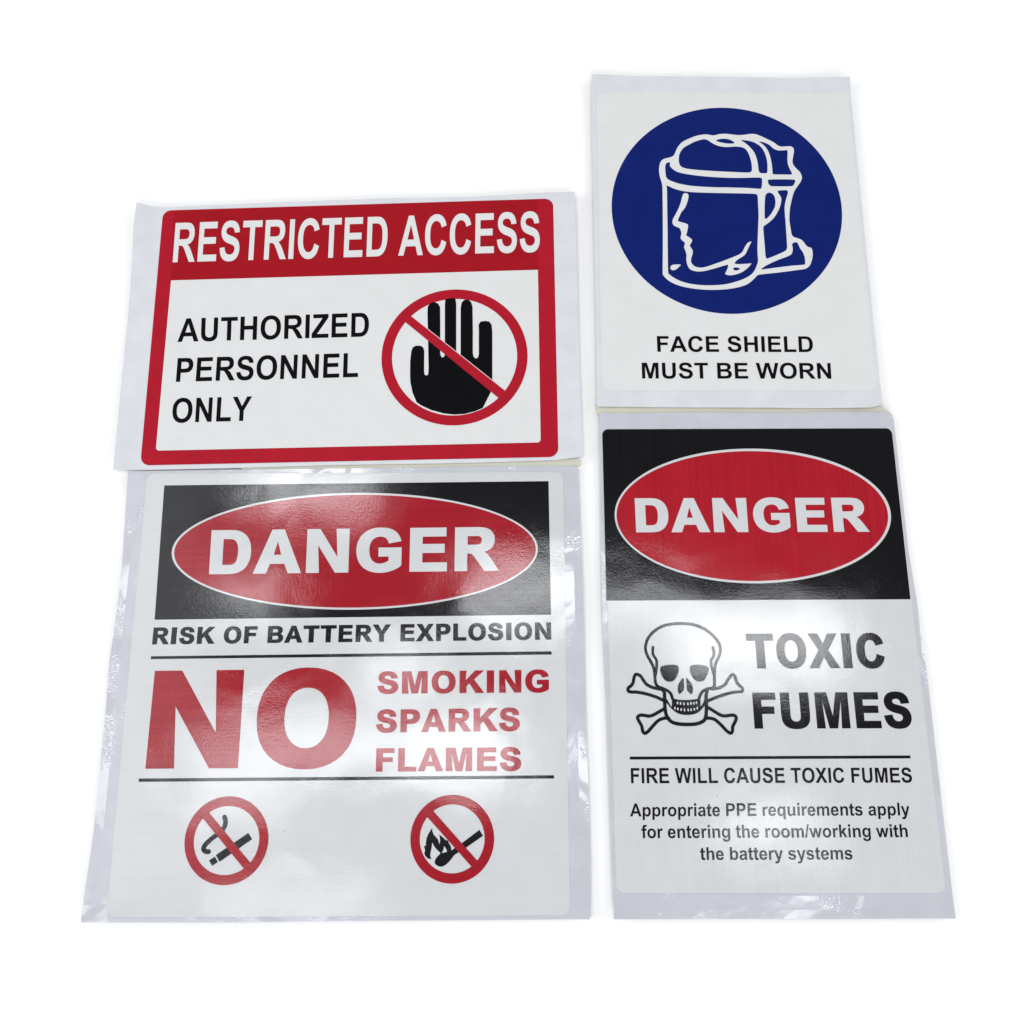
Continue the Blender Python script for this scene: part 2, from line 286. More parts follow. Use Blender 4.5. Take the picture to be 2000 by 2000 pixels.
SHIELD = [[(-49.97, 52.99), (-49.5, 57.5), (-48.4, 60.89), (-46.0, 63.14), (-40.97, 64.63), (-38.46, 66.14), (-37.03, 69.16), (-35.36, 72.95), (-32.21, 77.13), (-27.43, 80.16), (-20.64, 83.03), (-15.25, 84.15), (-11.92, 84.14),
  (-7.28, 83.35), (-3.22, 84.48), (1.46, 84.76), (6.1, 84.2), (10.74, 83.57), (15.41, 83.77), (20.12, 84.52), (24.1, 84.34), (28.01, 82.79), (33.16, 79.87), (37.65, 77.18), (40.16, 74.89), (42.73, 73.51), (46.71, 73.56),
  (50.35, 73.55), (52.25, 72.17), (52.51, 69.14), (51.54, 64.61), (50.78, 60.1), (51.57, 57.09), (53.67, 54.08), (55.8, 51.46), (56.88, 48.1), (56.86, 45.86), (55.54, 42.89), (53.0, 39.19), (50.81, 35.87), (49.23, 31.82),
  (47.54, 25.94), (46.18, 20.08), (45.38, 12.79), (45.32, 8.98), (45.77, 3.92), (46.13, -0.41), (47.59, -2.72), (50.73, -3.88), (53.52, -5.46), (55.85, -9.05), (57.33, -10.84), (59.53, -11.56), (60.5, -14.06), (60.15, -19.04),
  (58.64, -24.0), (56.84, -26.82), (54.16, -28.58), (50.28, -29.28), (37.39, -31.17), (23.88, -32.77), (19.69, -33.47), (17.67, -35.23), (14.63, -38.38), (10.65, -41.18), (4.8, -43.27), (-4.2, -44.87), (-13.14, -45.35),
  (-20.78, -45.14), (-30.3, -43.94), (-37.89, -42.04), (-43.55, -39.51), (-47.3, -36.56), (-49.45, -33.74), (-49.93, -30.92), (-49.22, -12.42), (-48.52, 9.22), (-48.07, 27.52), (-47.89, 37.32), (-48.03, 41.03), (-48.59, 44.39),
  (-49.47, 47.75)],
 [(-34.73, 62.72), (-34.26, 66.5), (-32.81, 69.9), (-30.37, 72.93), (-26.27, 75.57), (-22.19, 77.84), (-17.45, 79.5), (-14.1, 79.94), (-11.49, 78.71), (-8.92, 76.64), (-5.68, 74.72), (-1.74, 73.56), (2.89, 73.16), (7.56, 73.52),
  (11.53, 73.35), (14.8, 72.34), (17.0, 70.06), (18.74, 65.51), (19.77, 60.23), (20.05, 55.72), (19.68, 52.72), (18.3, 51.45), (14.99, 51.24), (3.16, 51.89), (-10.0, 52.69), (-23.15, 53.86), (-29.72, 54.94), (-33.3, 56.68),
  (-34.53, 59.32)],
 [(-5.83, 78.68), (-3.43, 80.04), (0.58, 80.41), (4.54, 79.62), (7.75, 77.32), (7.37, 76.33), (3.04, 76.2), (-2.23, 77.21)],
 [(13.16, 78.97), (17.14, 78.8), (21.73, 77.63), (25.59, 75.33), (28.4, 72.28), (30.45, 67.73), (31.59, 62.44), (31.8, 57.17), (31.36, 51.93), (30.43, 50.66), (26.81, 50.67), (25.24, 51.95), (24.79, 55.7), (24.44, 60.96),
  (22.84, 67.76), (19.49, 73.08), (16.35, 76.52)],
 [(26.72, 77.76), (30.33, 76.99), (34.19, 74.91), (37.31, 71.63), (40.52, 70.1), (44.5, 70.09), (47.16, 70.3), (47.7, 68.41), (47.25, 64.63), (47.11, 59.36), (47.85, 55.61), (49.25, 51.86), (49.65, 49.99), (48.43, 49.4),
  (42.52, 49.49), (35.96, 49.67), (35.31, 51.91), (35.15, 57.91), (34.37, 64.69), (32.62, 70.75), (29.88, 74.93)],
 [(-45.26, 55.23), (-44.83, 58.24), (-43.45, 59.89), (-41.79, 60.03), (-41.36, 58.97), (-41.75, 57.32), (-39.66, 54.45), (-35.79, 51.81), (-28.59, 49.91), (-16.79, 48.15), (-3.66, 47.06), (9.48, 46.63), (22.65, 46.88),
  (25.92, 46.72), (27.04, 45.6), (26.59, 40.03), (25.93, 37.8), (24.4, 37.44), (15.6, 38.14), (2.5, 38.63), (-10.62, 38.9), (-23.72, 39.83), (-30.26, 40.82), (-36.78, 42.48), (-41.98, 44.74), (-44.22, 46.61), (-45.0, 49.23)],
 [(31.46, 43.72), (32.07, 45.06), (40.95, 45.32), (50.77, 44.99), (51.66, 43.65), (50.86, 41.42), (49.43, 39.72), (47.12, 39.44), (35.34, 39.48), (32.76, 40.15), (31.55, 41.86)],
 [(-44.43, 40.28), (-39.58, 37.88), (-33.73, 35.94), (-27.2, 34.88), (-17.39, 34.25), (2.26, 33.74), (15.34, 33.4), (21.21, 33.01), (22.89, 31.53), (22.86, 25.28), (22.73, 16.32), (21.51, 1.81), (20.24, -12.55), (20.16, -21.81),
  (19.19, -25.35), (17.35, -29.59), (14.94, -32.76), (10.95, -35.57), (5.07, -38.16), (-2.71, -40.47), (-10.41, -41.51), (-20.63, -41.64), (-30.16, -40.44), (-36.48, -38.54), (-41.51, -35.86), (-45.24, -32.69), (-45.93, -30.21),
  (-45.71, -16.01), (-45.25, 1.96), (-44.9, 20.16), (-44.53, 37.31)],
 [(28.4, 29.67), (29.01, 32.25), (30.41, 33.72), (32.06, 34.09), (33.97, 33.19), (35.35, 31.12), (35.9, 27.44), (35.55, 23.77), (34.51, 20.66), (31.96, 16.29), (29.17, 13.02), (27.83, 12.3), (27.13, 13.75), (27.72, 23.61)],
 [(38.02, 35.17), (39.7, 35.91), (42.98, 36.12), (45.25, 35.89), (45.66, 34.04), (44.75, 31.09), (43.35, 26.68), (42.37, 21.56), (42.23, 14.26), (42.31, 10.44), (42.26, 1.76), (42.19, -8.31), (41.96, -11.88), (40.4, -14.16),
  (35.09, -16.86), (27.84, -20.05), (26.55, -20.05), (25.89, -18.27), (25.8, -11.14), (25.66, -2.53), (25.63, 4.69), (26.51, 6.49), (30.25, 9.38), (34.41, 13.73), (38.04, 19.92), (40.04, 25.78), (40.4, 29.45), (39.74, 31.48),
  (38.58, 33.7)],
 [(45.88, -9.03), (46.61, -7.74), (48.59, -7.03), (50.13, -7.96), (51.47, -11.9), (53.47, -15.47), (54.46, -19.74), (54.36, -23.99), (53.44, -25.26), (44.11, -26.1), (31.21, -27.85), (22.69, -29.03), (23.21, -27.83),
  (26.88, -25.36), (34.8, -21.48), (43.36, -17.94), (45.58, -15.45), (46.2, -11.89)],
 [(-30.85, 33.96), (-32.39, 33.23), (-33.4, 30.79), (-34.4, 26.74), (-36.22, 21.6), (-38.69, 16.49), (-40.79, 12.48), (-41.48, 9.57), (-40.52, 7.02), (-38.1, 5.57), (-36.19, 4.47), (-35.31, 1.94), (-35.2, -0.23), (-35.82, -3.11),
  (-34.93, -5.28), (-33.06, -7.08), (-32.92, -8.51), (-33.53, -11.02), (-32.67, -13.89), (-31.97, -17.46), (-32.27, -20.31), (-31.95, -23.86), (-30.93, -27.4), (-28.77, -29.53), (-25.29, -30.59), (-21.44, -30.6), (-16.91, -29.69),
  (-10.42, -27.79), (-4.55, -25.89), (-2.09, -25.32), (-1.88, -26.38), (-2.65, -28.86), (-4.21, -32.03), (-3.94, -33.09), (-1.1, -33.8), (2.77, -33.24), (7.33, -31.55), (11.65, -28.52), (15.07, -24.64), (14.45, -24.28),
  (9.62, -24.63), (5.12, -24.77), (2.91, -24.05), (4.97, -21.43), (8.64, -18.95), (11.34, -16.46), (13.52, -11.83), (16.06, -6.82), (15.1, -6.67), (13.09, -7.89), (10.99, -11.11), (9.19, -14.68), (6.82, -16.81), (1.55, -19.29),
  (-6.97, -22.83), (-13.51, -25.31), (-17.42, -26.72), (-21.31, -27.56), (-24.51, -27.27), (-27.02, -25.99), (-28.72, -23.51), (-28.73, -20.31), (-27.62, -16.75), (-27.31, -13.9), (-28.26, -11.75), (-29.27, -9.6), (-28.22, -7.45),
  (-27.37, -5.65), (-27.96, -4.21), (-30.6, -2.04), (-31.54, -1.32), (-30.77, 1.93), (-29.92, 7.0), (-31.49, 8.45), (-34.71, 9.55), (-37.27, 10.79), (-36.53, 13.2), (-34.4, 17.94), (-31.65, 21.59), (-29.84, 25.99),
  (-28.69, 30.41), (-28.92, 33.0)],
 [(1.74, -28.16), (3.7, -27.45), (6.72, -28.52), (4.22, -29.93), (2.0, -29.43)], [(-44.09, -27.03), (-42.42, -25.26), (-36.63, -25.13), (-37.98, -27.04), (-40.31, -29.16), (-42.89, -29.65), (-43.95, -28.66)]]
HAND = [(41.95, -38.73), (41.93, -26.51), (42.66, -19.14), (43.55, -16.45), (45.85, -14.89), (49.31, -15.1), (51.29, -16.63), (52.0, -19.36), (51.95, -27.97), (52.0, -35.31), (52.36, -37.39), (53.74, -38.15), (54.99, -37.2),
 (55.2, -32.94), (54.71, -10.76), (54.11, 10.52), (54.31, 15.57), (56.05, 18.06), (58.97, 19.01), (61.89, 17.67), (63.3, 14.72), (63.45, 4.0), (63.49, -8.49), (63.53, -22.1), (64.34, -24.09), (65.38, -24.6), (66.53, -23.65),
 (66.87, -21.56), (66.82, 3.92), (66.8, 16.53), (67.14, 21.09), (70.65, 21.76), (74.39, 21.67), (75.09, 17.59), (75.06, -2.54), (75.04, -19.29), (75.26, -27.29), (78.02, -27.36), (78.26, -20.6), (78.31, -2.62), (78.35, 13.71),
 (79.06, 18.13), (81.17, 20.23), (83.5, 20.43), (85.83, 18.59), (86.98, 14.76), (87.11, -2.83), (87.0, -21.43), (87.45, -24.39), (89.04, -26.02), (90.66, -25.2), (91.36, -22.76), (91.5, -4.19), (91.3, 0.19), (92.71, 2.66),
 (96.19, 3.2), (99.09, 2.51), (100.8, -0.04), (101.2, -5.67), (100.96, -27.9), (100.73, -48.56), (99.1, -52.74), (93.89, -63.4), (88.79, -65.67), (80.86, -67.64), (73.51, -67.95), (66.16, -66.95), (57.09, -64.13), (50.26, -60.63),
 (46.83, -58.16), (43.91, -50.88), (42.35, -43.59)]
SKULL = {'strokes': [(1.97,
              [(-61.17, -32.67), (-62.08, -29.55), (-63.91, -27.67), (-67.23, -25.99), (-70.36, -24.72), (-71.75, -22.42), (-72.02, -18.65), (-72.04, -17.08), (-72.69, -12.45), (-74.57, -8.22), (-76.36, -4.82), (-77.38, -1.42),
               (-77.24, 1.99), (-75.92, 5.82), (-73.41, 9.23), (-69.83, 12.22), (-65.41, 14.56), (-60.16, 15.82), (-54.53, 16.22), (-49.78, 16.06), (-44.64, 15.29), (-39.57, 13.33), (-34.98, 10.51), (-31.32, 6.85), (-28.95, 3.42),
               (-28.08, 0.01), (-28.5, -3.39), (-29.99, -6.77), (-31.66, -9.72), (-32.52, -13.5), (-33.15, -18.53), (-33.27, -22.72), (-34.07, -25.44), (-38.38, -26.55), (-40.99, -27.78), (-42.81, -30.06), (-43.89, -32.62)]),
             (1.88, [(-72.48, 0.68), (-72.82, -2.29), (-72.28, -4.84), (-70.68, -7.39), (-70.46, -10.35), (-70.97, -14.14), (-71.61, -17.08)]),
             (1.88, [(-32.99, 0.46), (-32.52, -2.52), (-32.9, -5.48), (-34.55, -8.01), (-34.72, -10.96), (-34.06, -14.33), (-33.25, -17.28)]),
             (2.1,
              [(-69.37, -26.4), (-74.42, -25.12), (-77.75, -23.23), (-80.17, -19.87), (-80.97, -18.5), (-82.63, -17.15), (-84.54, -16.93), (-85.67, -18.69), (-86.3, -21.62), (-86.67, -22.56), (-87.79, -24.1), (-89.77, -25.67),
               (-89.75, -27.55), (-87.73, -28.18), (-84.33, -28.28), (-78.84, -29.27), (-72.55, -31.16), (-67.15, -33.59)]),
             (2.01,
              [(-34.98, -26.56), (-29.83, -25.55), (-26.31, -23.48), (-24.43, -20.57), (-23.06, -19.0), (-21.25, -17.34), (-19.82, -18.18), (-18.97, -21.53), (-18.22, -23.1), (-17.04, -24.57), (-15.36, -26.03), (-15.66, -28.03),
               (-18.14, -28.43), (-21.55, -28.71), (-25.85, -29.72), (-32.32, -31.77), (-38.81, -34.22)]),
             (2.1,
              [(-66.54, -38.84), (-70.43, -40.89), (-73.89, -42.72), (-76.88, -43.53), (-80.24, -43.02), (-82.78, -43.01), (-84.43, -44.32), (-83.75, -46.38), (-81.98, -49.66), (-81.4, -52.93), (-80.06, -54.36), (-77.69, -52.94),
               (-74.61, -49.69), (-71.1, -46.43), (-67.66, -45.01), (-64.28, -44.82)]),
             (2.1,
              [(-39.22, -37.73), (-34.94, -40.42), (-30.88, -42.91), (-27.97, -43.66), (-24.58, -43.26), (-22.05, -43.23), (-20.54, -44.59), (-21.24, -47.05), (-23.13, -50.31), (-23.52, -53.16), (-24.86, -54.45), (-27.28, -52.94),
               (-30.43, -49.46), (-34.02, -46.17), (-36.9, -45.14), (-40.26, -44.92)]),
             (2.27,
              [(-68.1, -26.4), (-66.47, -28.08), (-66.29, -31.61), (-66.38, -35.33), (-66.18, -40.29), (-65.1, -44.4), (-62.29, -47.28), (-58.14, -48.53), (-52.26, -48.88), (-46.78, -48.58), (-42.49, -47.16), (-40.47, -44.92),
               (-39.58, -40.4), (-39.34, -34.63), (-39.15, -30.49), (-38.21, -27.38)])],
 'fills': [[(-68.37, -13.31), (-67.45, -11.84), (-64.42, -11.02), (-60.56, -10.7), (-57.58, -11.05), (-56.27, -12.32), (-56.26, -14.64), (-57.26, -17.57), (-58.87, -20.08), (-61.07, -21.53), (-63.63, -21.6), (-65.92, -20.46),
            (-67.3, -17.94), (-68.25, -15.42)],
           [(-48.98, -12.57), (-47.76, -11.32), (-44.74, -10.78), (-41.33, -10.93), (-37.97, -11.79), (-36.55, -13.06), (-36.64, -14.74), (-38.11, -18.09), (-39.74, -20.59), (-42.14, -21.71), (-44.89, -21.41), (-46.93, -19.72),
            (-48.29, -17.2), (-48.88, -14.68)],
           [(-53.5, -19.25), (-53.24, -22.51), (-53.44, -26.47), (-54.59, -28.13), (-56.15, -29.58), (-57.16, -28.74), (-57.47, -26.25), (-56.81, -23.33), (-55.3, -21.04)],
           [(-51.59, -19.26), (-49.56, -21.28), (-48.18, -23.37), (-47.49, -26.29), (-48.04, -28.79), (-48.94, -29.74), (-50.37, -28.57), (-51.54, -26.69), (-51.54, -22.52)],
           [(-66.0, -31.61), (-64.59, -33.27), (-63.43, -35.55), (-61.83, -37.63), (-61.27, -32.87), (-57.38, -33.22), (-51.89, -33.46), (-46.36, -33.03), (-43.58, -32.54), (-43.06, -34.61), (-43.01, -37.42), (-41.42, -35.45),
            (-40.33, -32.56), (-39.09, -31.73), (-39.96, -35.87), (-42.02, -38.75), (-44.69, -41.2), (-48.56, -42.63), (-52.8, -42.9), (-56.99, -42.3), (-60.28, -40.52), (-62.7, -38.24), (-64.7, -35.76), (-66.09, -33.68)]],
 'teeth': [(-58.04, -35.29), (-56.1, -35.59), (-53.92, -35.89), (-51.38, -35.9), (-49.38, -35.62), (-47.43, -35.63), (-45.76, -35.22), (-59.89, -38.58), (-58.01, -39.09), (-55.92, -39.51), (-53.77, -39.72), (-51.37, -39.73),
           (-49.46, -39.62), (-47.33, -39.34), (-45.4, -38.65)]}
CIGARETTE = [[(-78.48, -107.0), (-58.64, -93.82), (-56.01, -97.65), (-75.81, -111.03)], [(-82.57, -110.14), (-79.02, -107.88), (-76.92, -111.12), (-80.3, -113.38)]]
SMOKE = [(-83.24, -105.0), (-85.01, -104.87), (-86.52, -103.77), (-86.27, -101.71), (-84.09, -99.18), (-81.54, -96.96), (-78.96, -95.05), (-76.41, -92.83), (-74.82, -91.24), (-73.81, -88.68), (-73.9, -86.12), (-74.71, -84.25)]
MATCH = [[(88.51, -92.3), (90.78, -95.89), (80.23, -102.81), (75.38, -105.64), (72.55, -107.36), (71.23, -109.24), (69.24, -111.42), (66.92, -113.29), (65.76, -113.82), (64.59, -114.13), (63.42, -114.04), (62.58, -113.76),
  (61.57, -113.19), (60.89, -112.66), (60.48, -112.03), (60.37, -111.41), (60.52, -110.47), (60.84, -109.53), (62.16, -107.97), (63.81, -106.46), (63.87, -106.09), (63.53, -105.61), (61.76, -104.2), (60.05, -102.3),
  (59.01, -100.41), (58.6, -99.71), (58.43, -101.98), (57.91, -104.82), (57.51, -107.02), (57.74, -108.59), (58.39, -109.62), (56.81, -109.46), (55.46, -108.9), (54.09, -107.32), (53.73, -106.07), (54.21, -104.65),
  (53.85, -103.24), (53.31, -101.72), (53.99, -101.91), (54.59, -101.82), (54.69, -99.45), (55.08, -96.92), (56.21, -94.39), (57.53, -92.49), (58.49, -91.15), (58.62, -93.12), (59.6, -95.35), (61.32, -96.93), (62.35, -98.2),
  (62.87, -99.78), (63.26, -100.89), (63.64, -99.15), (63.41, -96.94), (62.97, -95.04), (64.34, -95.99), (66.04, -97.42), (67.4, -98.53), (68.58, -98.47), (69.28, -100.43), (70.3, -101.85), (70.75, -102.95), (70.77, -104.59),
  (73.17, -102.96), (77.52, -100.13)],
 [(66.03, -101.94), (65.96, -103.57), (64.75, -106.15), (68.06, -105.37), (67.81, -104.21), (66.95, -102.79)]]

# ------------------------------------------------------------------ lettering: outlines of a bold grotesque, 2048 units to the em
GLYPH = {
 'A': (1479, "M1471 0H1149L1021 333H435L314 0H0L571 1466H884ZM926 580L724 1124L526 580Z"),
 'B': (1479, "M150 1466H736Q910 1466 995 1451Q1081 1437 1148 1391Q1216 1345 1261 1268Q1306 1192 1306 1097Q1306 994 1250 908Q1195 822 1100 779Q1234 740 1306 646Q1378 552 1378 425Q1378 325 1331 230Q1285 136 1204 79Q1124 23 1006 10Q932 2 649 0H150ZM446 1222V883H640Q813 883 855 888Q931 897 974 940Q1018 984 1018 1055Q1018 1123 980 1165Q943 1208 869 1217Q825 1222 616 1222ZM446 639V247H720Q880 247 923 256Q989 268 1030 314Q1072 361 1072 439Q1072 505 1040 551Q1008 597 947 618Q887 639 685 639Z"),
 'C': (1479, "M1087 539L1374 448Q1308 208 1154 91Q1001 -25 765 -25Q473 -25 285 174Q97 374 97 720Q97 1086 286 1288Q475 1491 783 1491Q1052 1491 1220 1332Q1320 1238 1370 1062L1077 992Q1051 1106 968 1172Q886 1238 768 1238Q605 1238 503 1121Q402 1004 402 742Q402 464 502 346Q602 228 762 228Q880 228 965 303Q1050 378 1087 539Z"),
 'D': (1479, "M148 1466H689Q872 1466 968 1438Q1097 1400 1189 1303Q1281 1206 1329 1065Q1377 925 1377 719Q1377 538 1332 407Q1277 247 1175 148Q1098 73 967 31Q869 0 705 0H148ZM444 1218V247H665Q789 247 844 261Q916 279 963 322Q1011 365 1041 463Q1071 562 1071 732Q1071 902 1041 993Q1011 1084 957 1135Q903 1186 820 1204Q758 1218 577 1218Z"),
 'E': (1366, "M149 0V1466H1236V1218H445V893H1181V646H445V247H1264V0Z"),
 'F': (1251, "M151 0V1466H1156V1218H447V871H1059V623H447V0Z"),
 'G': (1593, "M831 539V786H1469V202Q1376 112 1199 43Q1023 -25 842 -25Q612 -25 441 71Q270 168 184 347Q98 527 98 738Q98 967 194 1145Q290 1323 475 1418Q616 1491 826 1491Q1099 1491 1252 1376Q1406 1262 1450 1060L1156 1005Q1125 1113 1039 1175Q954 1238 826 1238Q632 1238 517 1115Q403 992 403 750Q403 489 519 358Q635 228 823 228Q916 228 1009 264Q1103 301 1170 353V539Z"),
 'H': (1479, "M150 0V1466H446V889H1026V1466H1322V0H1026V641H446V0Z"),
 'I': (569, "M140 0V1466H436V0Z"),
 'K': (1479, "M153 0V1466H449V815L1047 1466H1445L893 895L1475 0H1092L689 688L449 443V0Z"),
 'L': (1251, "M157 0V1466H453V247H1189V0Z"),
 'M': (1706, "M145 0V1466H588L854 466L1117 1466H1561V0H1286V1154L995 0H710L420 1154V0Z"),
 'N': (1479, "M152 0V1466H440L1040 487V1466H1315V0H1018L427 956V0Z"),
 'O': (1593, "M89 724Q89 948 156 1100Q206 1212 292 1301Q379 1390 482 1433Q619 1491 798 1491Q1122 1491 1316 1290Q1511 1089 1511 731Q1511 376 1318 175Q1125 -25 802 -25Q475 -25 282 174Q89 374 89 724ZM394 734Q394 485 509 356Q624 228 801 228Q978 228 1091 355Q1205 483 1205 738Q1205 990 1094 1114Q984 1238 801 1238Q618 1238 506 1112Q394 987 394 734Z"),
 'P': (1366, "M149 0V1466H624Q894 1466 976 1444Q1102 1411 1187 1300Q1272 1190 1272 1015Q1272 880 1223 788Q1174 696 1098 643Q1023 591 945 574Q839 553 638 553H445V0ZM445 1218V802H607Q782 802 841 825Q900 848 933 897Q967 946 967 1011Q967 1091 920 1143Q873 1195 801 1208Q748 1218 588 1218Z"),
 'R': (1479, "M150 0V1466H773Q1008 1466 1114 1426Q1221 1387 1285 1286Q1349 1185 1349 1055Q1349 890 1252 782Q1155 675 962 647Q1058 591 1120 524Q1183 457 1289 286L1468 0H1114L900 319Q786 490 744 534Q702 579 655 595Q608 612 506 612H446V0ZM446 846H665Q878 846 931 864Q984 882 1014 926Q1044 970 1044 1036Q1044 1110 1004 1155Q965 1201 893 1213Q857 1218 677 1218H446Z"),
 'S': (1366, "M74 477L362 505Q388 360 467 292Q547 224 682 224Q825 224 897 284Q970 345 970 426Q970 478 939 514Q909 551 833 578Q781 596 596 642Q358 701 262 787Q127 908 127 1082Q127 1194 190 1291Q254 1389 373 1440Q493 1491 662 1491Q938 1491 1077 1370Q1217 1249 1224 1047L928 1034Q909 1147 846 1196Q784 1246 659 1246Q530 1246 457 1193Q410 1159 410 1102Q410 1050 454 1013Q510 966 726 915Q942 864 1045 809Q1149 755 1207 660Q1266 566 1266 427Q1266 301 1196 191Q1126 81 998 27Q870 -26 679 -26Q401 -26 252 102Q103 231 74 477Z"),
 'T': (1251, "M479 0V1218H44V1466H1209V1218H775V0Z"),
 'U': (1479, "M147 1466H443V672Q443 483 454 427Q473 337 544 282Q616 228 740 228Q866 228 930 279Q994 331 1007 406Q1020 481 1020 655V1466H1316V696Q1316 432 1292 323Q1268 214 1203 139Q1139 64 1031 19Q923 -25 749 -25Q539 -25 430 23Q322 72 259 149Q196 227 176 312Q147 438 147 684Z"),
 'W': (1933, "M361 0L11 1466H314L535 459L803 1466H1155L1412 442L1637 1466H1935L1579 0H1265L973 1096L682 0Z"),
 'X': (1366, "M0 0L501 765L47 1466H393L687 995L975 1466H1318L862 754L1363 0H1006L681 507L355 0Z"),
 'Y': (1366, "M534 0V617L-3 1466H344L689 886L1027 1466H1368L829 615V0Z"),
 'Z': (1251, "M20 0V267L762 1218H104V1466H1165V1237L391 247H1195V0Z"),
 'a': (1139, "M357 737L102 784Q145 938 250 1012Q355 1086 562 1086Q750 1086 842 1041Q934 997 971 928Q1009 860 1009 677L1006 349Q1006 209 1019 142Q1033 76 1070 0H792Q781 28 765 83Q758 108 755 116Q683 46 601 11Q519 -24 426 -24Q262 -24 167 65Q73 154 73 290Q73 380 116 450Q159 521 236 558Q314 596 460 624Q657 661 733 693V721Q733 802 693 836Q653 871 542 871Q467 871 425 841Q383 812 357 737ZM733 510Q679 492 562 467Q445 442 409 418Q354 379 354 319Q354 260 398 217Q442 174 510 174Q586 174 655 224Q706 262 722 317Q733 353 733 454Z"),
 'b': (1251, "M134 0V1466H415V938Q545 1086 723 1086Q917 1086 1044 945Q1171 805 1171 542Q1171 270 1041 123Q912 -24 727 -24Q636 -24 547 21Q459 67 395 156V0ZM413 554Q413 389 465 310Q538 198 659 198Q752 198 817 277Q883 357 883 528Q883 710 817 790Q751 871 648 871Q547 871 480 792Q413 714 413 554Z"),
 'e': (1139, "M762 338L1042 291Q988 137 871 56Q755 -24 580 -24Q303 -24 170 157Q65 302 65 523Q65 787 203 936Q341 1086 552 1086Q789 1086 926 929Q1063 773 1057 450H353Q356 325 421 255Q486 186 583 186Q649 186 694 222Q739 258 762 338ZM778 622Q775 744 715 807Q655 871 569 871Q477 871 417 804Q357 737 358 622Z"),
 'f': (682, "M24 1062H180V1142Q180 1276 208 1342Q237 1408 313 1449Q390 1491 507 1491Q627 1491 742 1455L704 1259Q637 1275 575 1275Q514 1275 487 1246Q461 1218 461 1137V1062H671V841H461V0H180V841H24Z"),
 'g': (1251, "M121 -70L442 -109Q450 -165 479 -186Q519 -216 605 -216Q715 -216 770 -183Q807 -161 826 -112Q839 -77 839 17V172Q713 0 521 0Q307 0 182 181Q84 324 84 537Q84 804 212 945Q341 1086 532 1086Q729 1086 857 913V1062H1120V109Q1120 -79 1089 -172Q1058 -265 1002 -318Q946 -371 852 -401Q759 -431 616 -431Q346 -431 233 -338Q120 -246 120 -104Q120 -90 121 -70ZM372 553Q372 384 437 305Q503 227 599 227Q702 227 773 307Q844 388 844 546Q844 711 776 791Q708 871 604 871Q503 871 437 792Q372 714 372 553Z"),
 'h': (1251, "M427 1466V927Q563 1086 752 1086Q849 1086 927 1050Q1005 1014 1044 958Q1084 902 1098 834Q1113 766 1113 623V0H832V561Q832 728 816 773Q800 818 759 844Q719 871 658 871Q588 871 533 837Q478 803 452 734Q427 666 427 532V0H146V1466Z"),
 'i': (569, "M147 1206V1466H428V1206ZM147 0V1062H428V0Z"),
 'k': (1139, "M137 0V1466H418V688L747 1062H1093L730 674L1119 0H816L549 477L418 340V0Z"),
 'l': (569, "M147 0V1466H428V0Z"),
 'm': (1821, "M126 1062H385V917Q524 1086 716 1086Q818 1086 893 1044Q968 1002 1016 917Q1086 1002 1167 1044Q1248 1086 1340 1086Q1457 1086 1538 1038Q1619 991 1659 899Q1688 831 1688 679V0H1407V607Q1407 765 1378 811Q1339 871 1258 871Q1199 871 1147 835Q1095 799 1072 729Q1049 660 1049 510V0H768V582Q768 737 753 782Q738 827 706 849Q675 871 621 871Q556 871 504 836Q452 801 429 735Q407 669 407 516V0H126Z"),
 'n': (1251, "M1113 0H832V542Q832 714 814 764Q796 815 755 843Q715 871 658 871Q585 871 527 831Q469 791 447 725Q426 659 426 481V0H145V1062H406V906Q545 1086 756 1086Q849 1086 926 1052Q1003 1019 1042 967Q1082 915 1097 849Q1113 783 1113 660Z"),
 'o': (1251, "M82 546Q82 686 151 817Q220 948 346 1017Q473 1086 629 1086Q870 1086 1024 929Q1178 773 1178 534Q1178 293 1022 134Q867 -24 631 -24Q485 -24 352 42Q220 108 151 235Q82 363 82 546ZM370 531Q370 373 445 289Q520 205 630 205Q740 205 814 289Q889 373 889 533Q889 689 814 773Q740 857 630 857Q520 857 445 773Q370 689 370 531Z"),
 'p': (1251, "M139 1062H401V906Q452 986 539 1036Q626 1086 732 1086Q917 1086 1046 941Q1175 796 1175 537Q1175 271 1045 123Q915 -24 730 -24Q642 -24 570 11Q499 46 420 131V-404H139ZM417 549Q417 370 488 284Q559 199 661 199Q759 199 824 277Q889 356 889 535Q889 702 822 783Q755 864 656 864Q553 864 485 784Q417 705 417 549Z"),
 'r': (797, "M416 0H135V1062H396V911Q463 1018 516 1052Q570 1086 638 1086Q734 1086 823 1033L736 788Q665 834 604 834Q545 834 504 801Q463 769 439 684Q416 599 416 328Z"),
 's': (1139, "M48 303L330 346Q348 264 403 221Q458 179 557 179Q666 179 721 219Q758 247 758 294Q758 326 738 347Q717 367 644 384Q304 459 213 521Q87 607 87 760Q87 898 196 992Q305 1086 534 1086Q752 1086 858 1015Q964 944 1004 805L739 756Q722 818 674 851Q627 884 539 884Q428 884 380 853Q348 831 348 796Q348 766 376 745Q414 717 638 666Q863 615 952 541Q1040 466 1040 332Q1040 186 918 81Q796 -24 557 -24Q340 -24 213 64Q87 152 48 303Z"),
 't': (682, "M634 1062V838H442V410Q442 280 447 258Q453 237 472 223Q492 209 520 209Q559 209 633 236L657 18Q559 -24 435 -24Q359 -24 298 1Q237 27 208 67Q180 108 169 177Q160 226 160 375V838H31V1062H160V1273L442 1437V1062Z"),
 'u': (1251, "M847 0V159Q789 74 694 25Q600 -24 495 -24Q388 -24 303 23Q218 70 180 155Q142 240 142 390V1062H423V574Q423 350 438 299Q454 249 495 219Q536 190 599 190Q671 190 728 229Q785 269 806 327Q827 386 827 614V1062H1108V0Z"),
